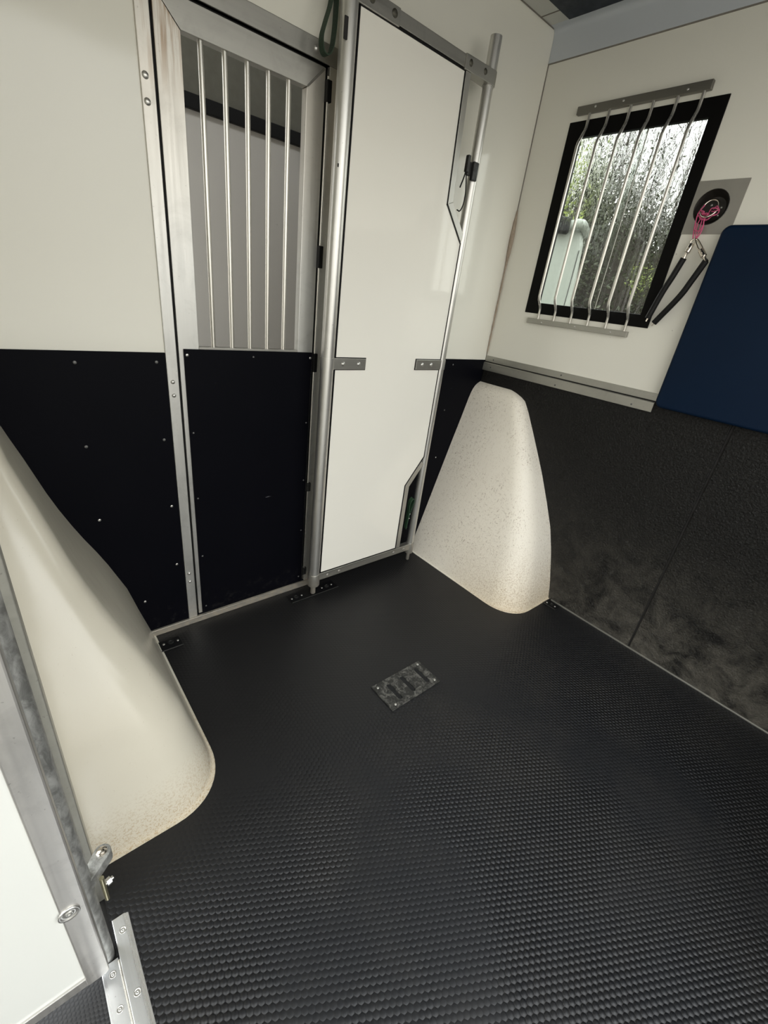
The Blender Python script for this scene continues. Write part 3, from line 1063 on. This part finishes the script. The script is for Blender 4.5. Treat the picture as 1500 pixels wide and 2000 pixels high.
# black latch on the free tube
lt = NB()
box(lt, (-0.512, PY - 0.020, 1.808), (-0.498, PY - 0.004, 1.862))
box(lt, (-0.500, PY - 0.014, 1.80), (-0.480, PY - 0.004, 1.845))
box(lt, (-0.480, PY - 0.0245, 1.788), (-0.452, PY - 0.010, 1.848))
P(pt, link('latch', lt, 'plate', bevel=0.003))
bm = NB()
tube(bm, smoothpath([(-0.505, PY - 0.012, 1.81), (-0.500, PY - 0.016, 1.775), (-0.492, PY - 0.015, 1.74), (-0.492, PY - 0.012, 1.705), (-0.503, PY - 0.01, 1.683), (-0.522, PY - 0.012, 1.683)]), 0.0024, 8)
tube(bm, smoothpath([(-0.506, PY - 0.012, 1.82), (-0.515, PY - 0.014, 1.79), (-0.528, PY - 0.014, 1.755)]), 0.0026, 8)
P(pt, link('latch_cord', bm, 'black', smooth=True))


def webbing(pts, hw, th, up=(0, 1, 0)):
    bm = NB()
    tube(bm, smoothpath(pts, 8), 0, flat=(hw, th), up=up)
    return bm


st = link('strap', webbing([(-1.108, -0.060, 2.30), (-1.113, -0.062, 2.16), (-1.120, -0.064, 2.075), (-1.138, -0.066, 2.02), (-1.148, -0.066, 1.985), (-1.143, -0.066, 1.957),
                            (-1.128, -0.066, 1.951), (-1.113, -0.066, 1.970), (-1.106, -0.066, 2.02), (-1.103, -0.064, 2.10), (-1.100, -0.062, 2.30)], 0.012, 0.0014), 'strap', smooth=True)
tag(st, 'dark green webbing strap looped beside the partition pole above the door', 'strap', 'green webbing straps')
st2 = link('strap', webbing([(-0.502, -0.088, 0.225), (-0.502, -0.090, 0.28), (-0.504, -0.092, 0.33), (-0.512, -0.097, 0.365), (-0.514, -0.102, 0.395), (-0.503, -0.106, 0.412), (-0.490, -0.102, 0.40),
                             (-0.488, -0.096, 0.37), (-0.493, -0.092, 0.33), (-0.499, -0.090, 0.29), (-0.501, -0.087, 0.25)], 0.013, 0.0014, up=(0.25, 1, 0)), 'strapb', smooth=True)
tag(st2, 'mid green webbing strap tucked in the lower cut-out of the partition', 'strap', 'green webbing straps')
for z in (0.318, 0.292):
    fastener(st2, (-0.500, -0.105, z), (0, -1, 0), 0.0032, 0.0022, 'screw', 'rivet')
bm = NB()
tube(bm, [(-0.502, -0.094, 0.285), (-0.496, -0.09, 0.235), (-0.488, -0.086, 0.225)], 0.002, 8)
link('buckle_pin', bm, 'chrome', st2, smooth=True)

# ------------------------------------------------------------------ floor plates
fp = empty('floor_socket_plate', (-1.063, -0.764, 0.0))
tag(fp, 'worn rectangular floor plate with three slots in the middle of the rubber floor', 'floor plate')
X0, X1, Y0, Y1 = -1.186, -0.937, -0.829, -0.702
slots = [(-1.124, 0.0095), (-1.056, 0.0095), (-0.978, 0.0095)]
# plate as a grid with slot openings, over a sunken tray
bm = NB()
sy0, sy1 = -0.808, -0.724
xs = [X0]
for sx, hw in slots:
    xs += [sx - hw, sx + hw]
xs += [X1]
for i in range(len(xs) - 1):
    if i % 2 == 0:
        box(bm, (xs[i], Y0, 0.0005), (xs[i + 1], Y1, 0.0055))
    else:
        cxm, hw = (xs[i] + xs[i + 1]) / 2, (xs[i + 1] - xs[i]) / 2
        for s, ye, yo in ((1, sy1, Y1), (-1, sy0, Y0)):
            arc = [(cxm + hw * math.cos(PI * k / 8), ye - s * hw + s * hw * math.sin(PI * k / 8)) for k in range(9)]
            prism(bm, arc + [(xs[i], yo), (xs[i + 1], yo)], 2, 0.0005, 0.0055)
bmesh.ops.remove_doubles(bm, verts=bm.verts[:], dist=0.00001)
P(fp, link('plate', bm, 'socket'))
P(fp, link('slot_bed', box(NB(), (X0 + 0.02, sy0 - 0.004, 0.0001), (X1 - 0.02, sy1 + 0.004, 0.0010)), 'hole'))
for x, y in ((-1.168, -0.719), (-1.160, -0.814), (-0.953, -0.715), (-0.951, -0.812)):
    s = fastener(fp, (x, y, 0.0055), (0, 0, 1), 0.0052, 0.0025)
    s.matrix_parent_inverse = Matrix.Translation(-fp.location)


def floorplate(label, x0, x1, y0, y1, screws, slot):
    e = empty('floor_bracket', ((x0 + x1) / 2, (y0 + y1) / 2, 0))
    tag(e, label, 'floor bracket', 'black floor brackets')
    bm = NB()
    box(bm, (x0, y0, 0.0005), (x1, y1, 0.004))
    P(e, link('plate', bm, 'blackplate', bevel=0.001))
    # raised lip along the room side
    if abs(x1 - x0) > abs(y1 - y0) or True:
        lip = NB()
        if abs(x1 - x0) > 0.075 or slot == 'x':
            tube(lip, [(x0, y0, 0.0045), (x1, y0, 0.0045)], 0.0022, 8)
        else:
            tube(lip, [(x0, y0, 0.0045), (x0, y1, 0.0045)], 0.0022, 8)
        P(e, link('lip', lip, 'plate', smooth=True))
    for x, y in screws:
        s = fastener(e, (x, y, 0.004), (0, 0, 1), 0.0048, 0.003)
        s.matrix_parent_inverse = Matrix.Translation(-e.location)
    return e


e = floorplate('long black floor bracket under the left foot pin of the partition', -1.195, -0.935, -0.106, -0.042, [(-1.182, -0.078), (-1.128, -0.076), (-1.012, -0.074), (-0.956, -0.074)], 'x')
for x in (-1.157, -0.984):
    bm = NB()
    lathe(bm, [(0.011, 0.0), (0.011, 0.0035), (0.007, 0.004), (0.006, 0.001), (0, 0.001)], (x, -0.074, 0.004), (0, 0, 1), 14)
    P(e, link('socket', bm, 'plate', smooth=True))
e = floorplate('small black floor bracket against the left fairing near the sill', -1.770, -1.688, -0.116, -0.058, [(-1.752, -0.079), (-1.700, -0.083)], 'x')
bm = NB()
lathe(bm, [(0.011, 0.0), (0.011, 0.0035), (0.007, 0.004), (0.006, 0.001), (0, 0.001)], (-1.726, -0.080, 0.004), (0, 0, 1), 14)
P(e, link('socket', bm, 'plate', smooth=True))
e = floorplate('small black floor bracket between the right fairing and rubber mat', -0.076, -0.024, -0.832, -0.760, [(-0.056, -0.772), (-0.050, -0.815)], 'y')
bm = NB()
lathe(bm, [(0.010, 0.0), (0.010, 0.0035), (0.006, 0.004), (0.005, 0.001), (0, 0.001)], (-0.050, -0.794, 0.004), (0, 0, 1), 14)
P(e, link('socket', bm, 'plate', smooth=True))

# ------------------------------------------------------------------ threshold hinge and ramp
th = empty('threshold_strip', (-2.097, -1.5, 0.0))
tag(th, 'bright two-leaf aluminium hinge strip along the floor edge beside the white gate', 'metal strip')
bm = NB()
prism(bm, [(-2.0955, 0.001), (-2.0955, 0.0075), (-2.071, 0.0075), (-2.062, 0.001)], 1, -0.902, -2.12)
P(th, link('floor_leaf', bm, 'thresh', bevel=0.0012))
bm = NB()
box(bm, (-2.131, -0.974, -0.004), (-2.0985, -2.12, 0.002))
P(th, link('ramp_leaf', bm, 'thresh', bevel=0.001))
bm = NB()
tube(bm, [(-2.097, -0.98, 0.0010), (-2.097, -2.12, 0.0010)], 0.0034, 12)
P(th, link('knuckle', bm, 'bar', smooth=True))
for i in range(9):
    s = fastener(th, (-2.0795, -0.934 - i * 0.124, 0.0072), (0, 0, 1), 0.0072, 0.0014, 'screw', 'screw', 'sunk')
    s.matrix_parent_inverse = Matrix.Translation(-th.location)
for i in range(9):
    s = fastener(th, (-2.1125, -0.998 - i * 0.0635 if i < 3 else -1.125 - (i - 2) * 0.124, 0.002), (0, 0, 1), 0.0066, 0.0012, 'screw', 'screw', 'sunk')
    s.matrix_parent_inverse = Matrix.Translation(-th.location)
# ramp going down to the left
rm = NB()
prism(rm, [(-2.131, 0.0), (-3.9, -0.62), (-3.9, -0.67), (-2.131, -0.05)], 1, -0.88, -2.12)
rm = link('loading_ramp', rm, 'ramp')
tag(link('added_shade_panel', box(NB(), (-2.19, -2.15, -0.1), (-3.1, -2.19, 1.55)), 'wall', bevel=0.003), kind='structure')  # unseen upright panel, added across the ramp to keep sky light off the gate
tag(rm, 'black studded rubber loading ramp sloping down below the white gate', 'ramp')
tag(link('trim_floor_edge', box(NB(), (LX - 0.0, -0.80, -0.08), (LX + 0.03, -2.12, -0.006)), 'gap'), kind='structure')
# door post of the side opening
bm = NB()
box(bm, (LX - 0.05, -0.80, 0.0), (-2.098, -0.845, 2.15))
tag(link('trim_side_post', bm, 'aluy', bevel=0.002), kind='structure')

# ------------------------------------------------------------------ gate
GY = -1.0
gt = empty('ramp_gate', (-2.12, -0.97, 0.03))
tag(gt, 'white gate panel with aluminium frame and galvanised pole beside the ramp hinge', 'gate')
P(gt, link('panel', box(NB(), (-3.05, GY + 0.002, 0.065), (-2.150, GY + 0.020, 1.30)), 'gate'))
bm = NB()
prism(bm, [(-2.153, 0.034), (-2.120, 0.034), (-2.1145, 0.040), (-2.1145, 1.335), (-2.153, 1.335)], 1, GY - 0.002, GY + 0.026)
P(gt, link('stile', bm, 'gatealu', bevel=0.003))
bm = NB()
box(bm, (-3.05, GY - 0.001, 0.036), (-2.152, GY + 0.025, 0.060))
box(bm, (-3.05, GY - 0.003, 0.062), (-2.152, GY + 0.02, 0.068))
P(gt, link('bottom_rail', bm, 'gatealu', bevel=0.0012))
P(gt, link('top_rail', box(NB(), (-3.05, GY - 0.001, 1.30), (-2.153, GY + 0.025, 1.335)), 'gatealu', bevel=0.001))
s = fastener(gt, (-2.1405, GY - 0.002, 0.316), (0, -1, 0), 0.0165, 0.003, 'screw', 'washer', 'sunk')
s.matrix_parent_inverse = Matrix.Translation(-gt.location)
bm = NB()
tube(bm, [(-2.119, -0.955, -0.03), (-2.119, -0.955, 1.42)], 0.0175, 24)
P(gt, link('pole', bm, 'galv', smooth=True))
# hinge lug: a thick flat link reaching from the pole to an eye
bm = NB()
A = Vector((-2.117, -0.962))
E = Vector((-2.078, -0.922))
d = (E - A).normalized()
nn = Vector((-d.y, d.x))
re_ = 0.0155
poly = [tuple(A + nn * 0.010), tuple(A - nn * 0.010)]
for k in range(13):
    a = -PI / 2 + PI * k / 12
    q = E + d * re_ * math.cos(a) + nn * re_ * math.sin(a)
    poly.append(tuple(q))
prism(bm, poly, 2, 0.275, 0.303)
lug = P(gt, link('hinge_lug', bm, 'galv', bevel=0.002))
bm = NB()
lathe(bm, [(0.0095, 0.0), (0.0095, 0.002), (0.0075, 0.003), (0.0072, 0.006), (0.004, 0.008), (0, 0.0085)], (E.x, E.y, 0.303), (0, 0, 1), 20)
b_ = P(gt, link('hinge_bolt', bm, 'chrome', smooth=True))
bm = NB()
tube(bm, [(-2.088, -0.955, 0.20), (-2.088, -0.955, 0.278)], 0.0042, 12)
P(gt, link('stop_bolt', bm, 'zinc', smooth=True))
bm = NB()
lathe(bm, [(0, -0.004), (0.0075, -0.004), (0.0075, 0.004), (0, 0.004)], (-2.079, -0.947, 0.240), (1, 0.3, 0), 6)
tube(bm, [(-2.087, -0.949, 0.240), (-2.071, -0.944, 0.240)], 0.0035, 10)
P(gt, link('nut', bm, 'screw'))

# unseen flap added over the side opening to shade the gate
tag(link('added_shade_flap', box(NB(), (-2.19, -0.80, 2.19), (-3.25, -2.12, 2.23)), 'wall', bevel=0.003), kind='structure')

# ------------------------------------------------------------------ outdoors
tag(link('ground_yard', box(NB(), (-14, -14, -1.0), (16, 16, -0.9)), 'ground'), kind='structure')

# pale vehicle parked beside the box, its side running away from the window
vn = empty('parked_van', (2.9, 1.22, -0.9))
vn.rotation_euler = (0, 0, math.radians(33))
tag(vn, 'pale parked vehicle seen through the lower left of the window', 'vehicle')
bm = NB()
prof = [(0.03, 0.35), (0.0, 1.2), (0.01, 2.1), (0.03, 2.6), (0.06, 2.95), (0.10, 3.08), (0.2, 3.15), (1.7, 3.2), (1.8, 3.1), (1.8, 0.35)]
prism(bm, prof, 0, 0.0, 2.1)
link('body', bm, 'van', vn, bevel=0.06, seg=4)
link('door_line', box(NB(), (-0.004, 0.085, 1.1), (0.002, 0.092, 2.9)), 'gap', vn)
for x, y in ((0.45, 0.12), (1.65, 0.12), (0.45, 1.68), (1.65, 1.68)):
    bm = lathe(NB(), [(0, -0.1), (0.3, -0.1), (0.34, -0.05), (0.34, 0.05), (0.3, 0.1), (0, 0.1)], (x, y, 0.34), (0, 1, 0), 24)
    link('wheel', bm, 'black', vn, smooth=True)
mm = Matrix.Rotation(math.radians(-33), 3, 'Z')


def wl(p):
    return mm @ (Vector(p) - Vector((2.9, 1.22, -0.9)))


bm = NB()
box(bm, (-0.06, -0.065, -0.07), (0.06, 0.065, 0.07))
for v in bm.verts:
    v.co = v.co + wl((2.68, 1.445, 2.197))
link('wing_mirror', bm, 'black', vn, bevel=0.02, seg=3)
bm = NB()
tube(bm, smoothpath([wl((2.72, 1.40, 2.20)), wl((2.78, 1.30, 2.22)), wl((2.94, 1.32, 2.16))]), 0.045, 12)
link('mirror_arm', bm, 'van', vn, smooth=True)


def tree(x, y, hgt, lean, label):
    e = empty('bare_tree', (x, y, -0.9))
    tag(e, label, 'tree', 'thin trees behind the window')
    bm = NB()
    for s in range(random.choice((2, 3, 3))):
        px, py = x + random.uniform(-0.12, 0.12), y + random.uniform(-0.12, 0.12)
        r0 = random.uniform(0.014, 0.034)
        pts, rad = [], []
        lx, ly = lean + random.uniform(-0.05, 0.05), lean * 0.5 + random.uniform(-0.05, 0.05)
        ph = random.uniform(0, 6)
        N = 12
        for i in range(N + 1):
            t = i / N
            pts.append((px + lx * t * 2 + 0.05 * math.sin(ph + t * 7), py + ly * t * 2 + 0.05 * math.cos(ph + t * 6), -0.9 + hgt * t))
            rad.append(r0 * (1 - 0.75 * t))
        tube(bm, pts, rad, 6)
        for b in range(26):
            i = random.randint(2, N)
            p = Vector(pts[i])
            a = random.uniform(0, 2 * PI)
            L = random.uniform(0.25, 0.8)
            q = [p]
            dv = Vector((math.cos(a) * 0.5, math.sin(a) * 0.5, random.uniform(0.5, 1.1))).normalized()
            for k in range(3):
                dv = (dv + Vector((random.uniform(-.3, .3), random.uniform(-.3, .3), random.uniform(-.1, .3)))).normalized()
                q.append(q[-1] + dv * L / 3)
            tube(bm, q, [0.0065, 0.005, 0.0035, 0.002], 4)
            for w in range(3):
                k = random.randint(1, 3)
                dv2 = (dv + Vector((random.uniform(-.8, .8), random.uniform(-.8, .8), random.uniform(-.2, .6)))).normalized()
                tube(bm, [q[k], q[k] + dv2 * 0.12, q[k] + dv2 * 0.25 + Vector((0, 0, 0.02))], [0.003, 0.0025, 0.0015], 3)
    link('branches', bm, 'twig', None).parent = e
    e.children[0].matrix_parent_inverse = Matrix.Translation(-e.location)
    return e


for i in range(24):
    tx = 5.3 + random.uniform(-0.2, 2.3)
    sl = 0.345 + 0.39 * i / 23
    tree(tx, -1.57 + (tx + 2.05) * sl, random.uniform(4.6, 6.0), random.uniform(-0.08, 0.08),
         'thin bare tree behind the hedge seen through the barred window')


def leaves(name, mat, n, fn, label, size):
    bm = NB()
    for i in range(n):
        p = fn()
        s = size * random.uniform(0.6, 1.4)
        e1 = Vector((random.uniform(-1, 1), random.uniform(-1, 1), random.uniform(-1, 1))).normalized()
        e2 = e1.orthogonal().normalized()
        rot = Matrix.Rotation(random.uniform(0, 2 * PI), 3, e1)
        e2 = rot @ e2
        nz = e1.cross(e2) * 0.15 * s
        p = Vector(p)
        v = [bm.verts.new(q) for q in (p - e1 * s, p - e2 * s * 0.45 + nz, p + e1 * s, p + e2 * s * 0.45 + nz)]
        bm.faces.new((v[0], v[1], v[2]))
        bm.faces.new((v[0], v[2], v[3]))
    o = link(name, bm, mat)
    return o


def hedge_pt():
    y = random.uniform(-0.3, 4.8)
    x = random.gauss(5.0 + 0.1 * math.sin(y * 5), 0.18)
    t = random.random()
    ztop = 3.0 + 0.25 * math.sin(y * 3.1) + 0.15 * math.sin(y * 7.7)
    z = -0.9 + (ztop + 0.9) * (t ** 0.85) + (random.random() ** 4) * 0.75
    return (x, y, z)


hd = leaves('hedge', 'leaf', 60000, hedge_pt, '', 0.032)
tag(hd, 'dense dull green hedge filling the lower half of the window view', 'hedge', kind='stuff')
bm = NB()
for i in range(260):
    y = random.uniform(-0.5, 5.0)
    p = Vector((4.7 + random.uniform(-.15, .2), y, random.uniform(0.6, 2.6)))
    dv = Vector((random.uniform(-.5, .1), random.uniform(-1, 1), random.uniform(-.2, .7))).normalized()
    L = random.uniform(0.2, 0.6)
    tube(bm, [p, p + dv * L * 0.5 + Vector((0, 0, 0.03)), p + dv * L], [0.005, 0.004, 0.002], 4)
sb = link('branches', bm, 'twig', hd)


bm = NB()
ys = [-0.3 + i * 0.1 for i in range(52)]
rows = []
for y in ys:
    zt = 2.65 + 0.22 * math.sin(y * 3.1) + 0.13 * math.sin(y * 7.7) + random.uniform(-0.08, 0.08)
    rows.append([bm.verts.new((5.05 + dx + random.uniform(-0.04, 0.04), y, z)) for dx, z in ((-0.22, -0.9), (-0.26, 0.0), (-0.22, 1.0), (-0.14, zt - 0.15), (0.0, zt), (0.14, zt - 0.15), (0.25, 0.5), (0.22, -0.9))])
for a, b in zip(rows, rows[1:]):
    for q in range(7):
        bm.faces.new((a[q], a[q + 1], b[q + 1], b[q]))
link('inner_twigs', bm, 'twig', hd)


def ivy_pt():
    y = random.gauss(2.15, 0.14)
    return (3.6 + random.uniform(-0.1, 0.15), y, random.uniform(2.2, 4.6))


iv = leaves('ivy_tree', 'leafy', 2200, ivy_pt, '', 0.026)
tag(iv, 'pale green leafy growth at the left edge of the window view', 'ivy', kind='stuff')


def bush_pt():
    a = Vector((random.gauss(0, 1), random.gauss(0, 1), random.gauss(0, 1))).normalized() * random.random() ** 0.4
    return (4.0 + a.x * 0.2, 1.08 + a.y * 0.16, 1.86 + a.z * 0.2)


bs = leaves('bright_bush', 'leafy', 160, bush_pt, '', 0.017)
tag(bs, 'yellow green bush low at the right of the window view', 'bush', kind='stuff')
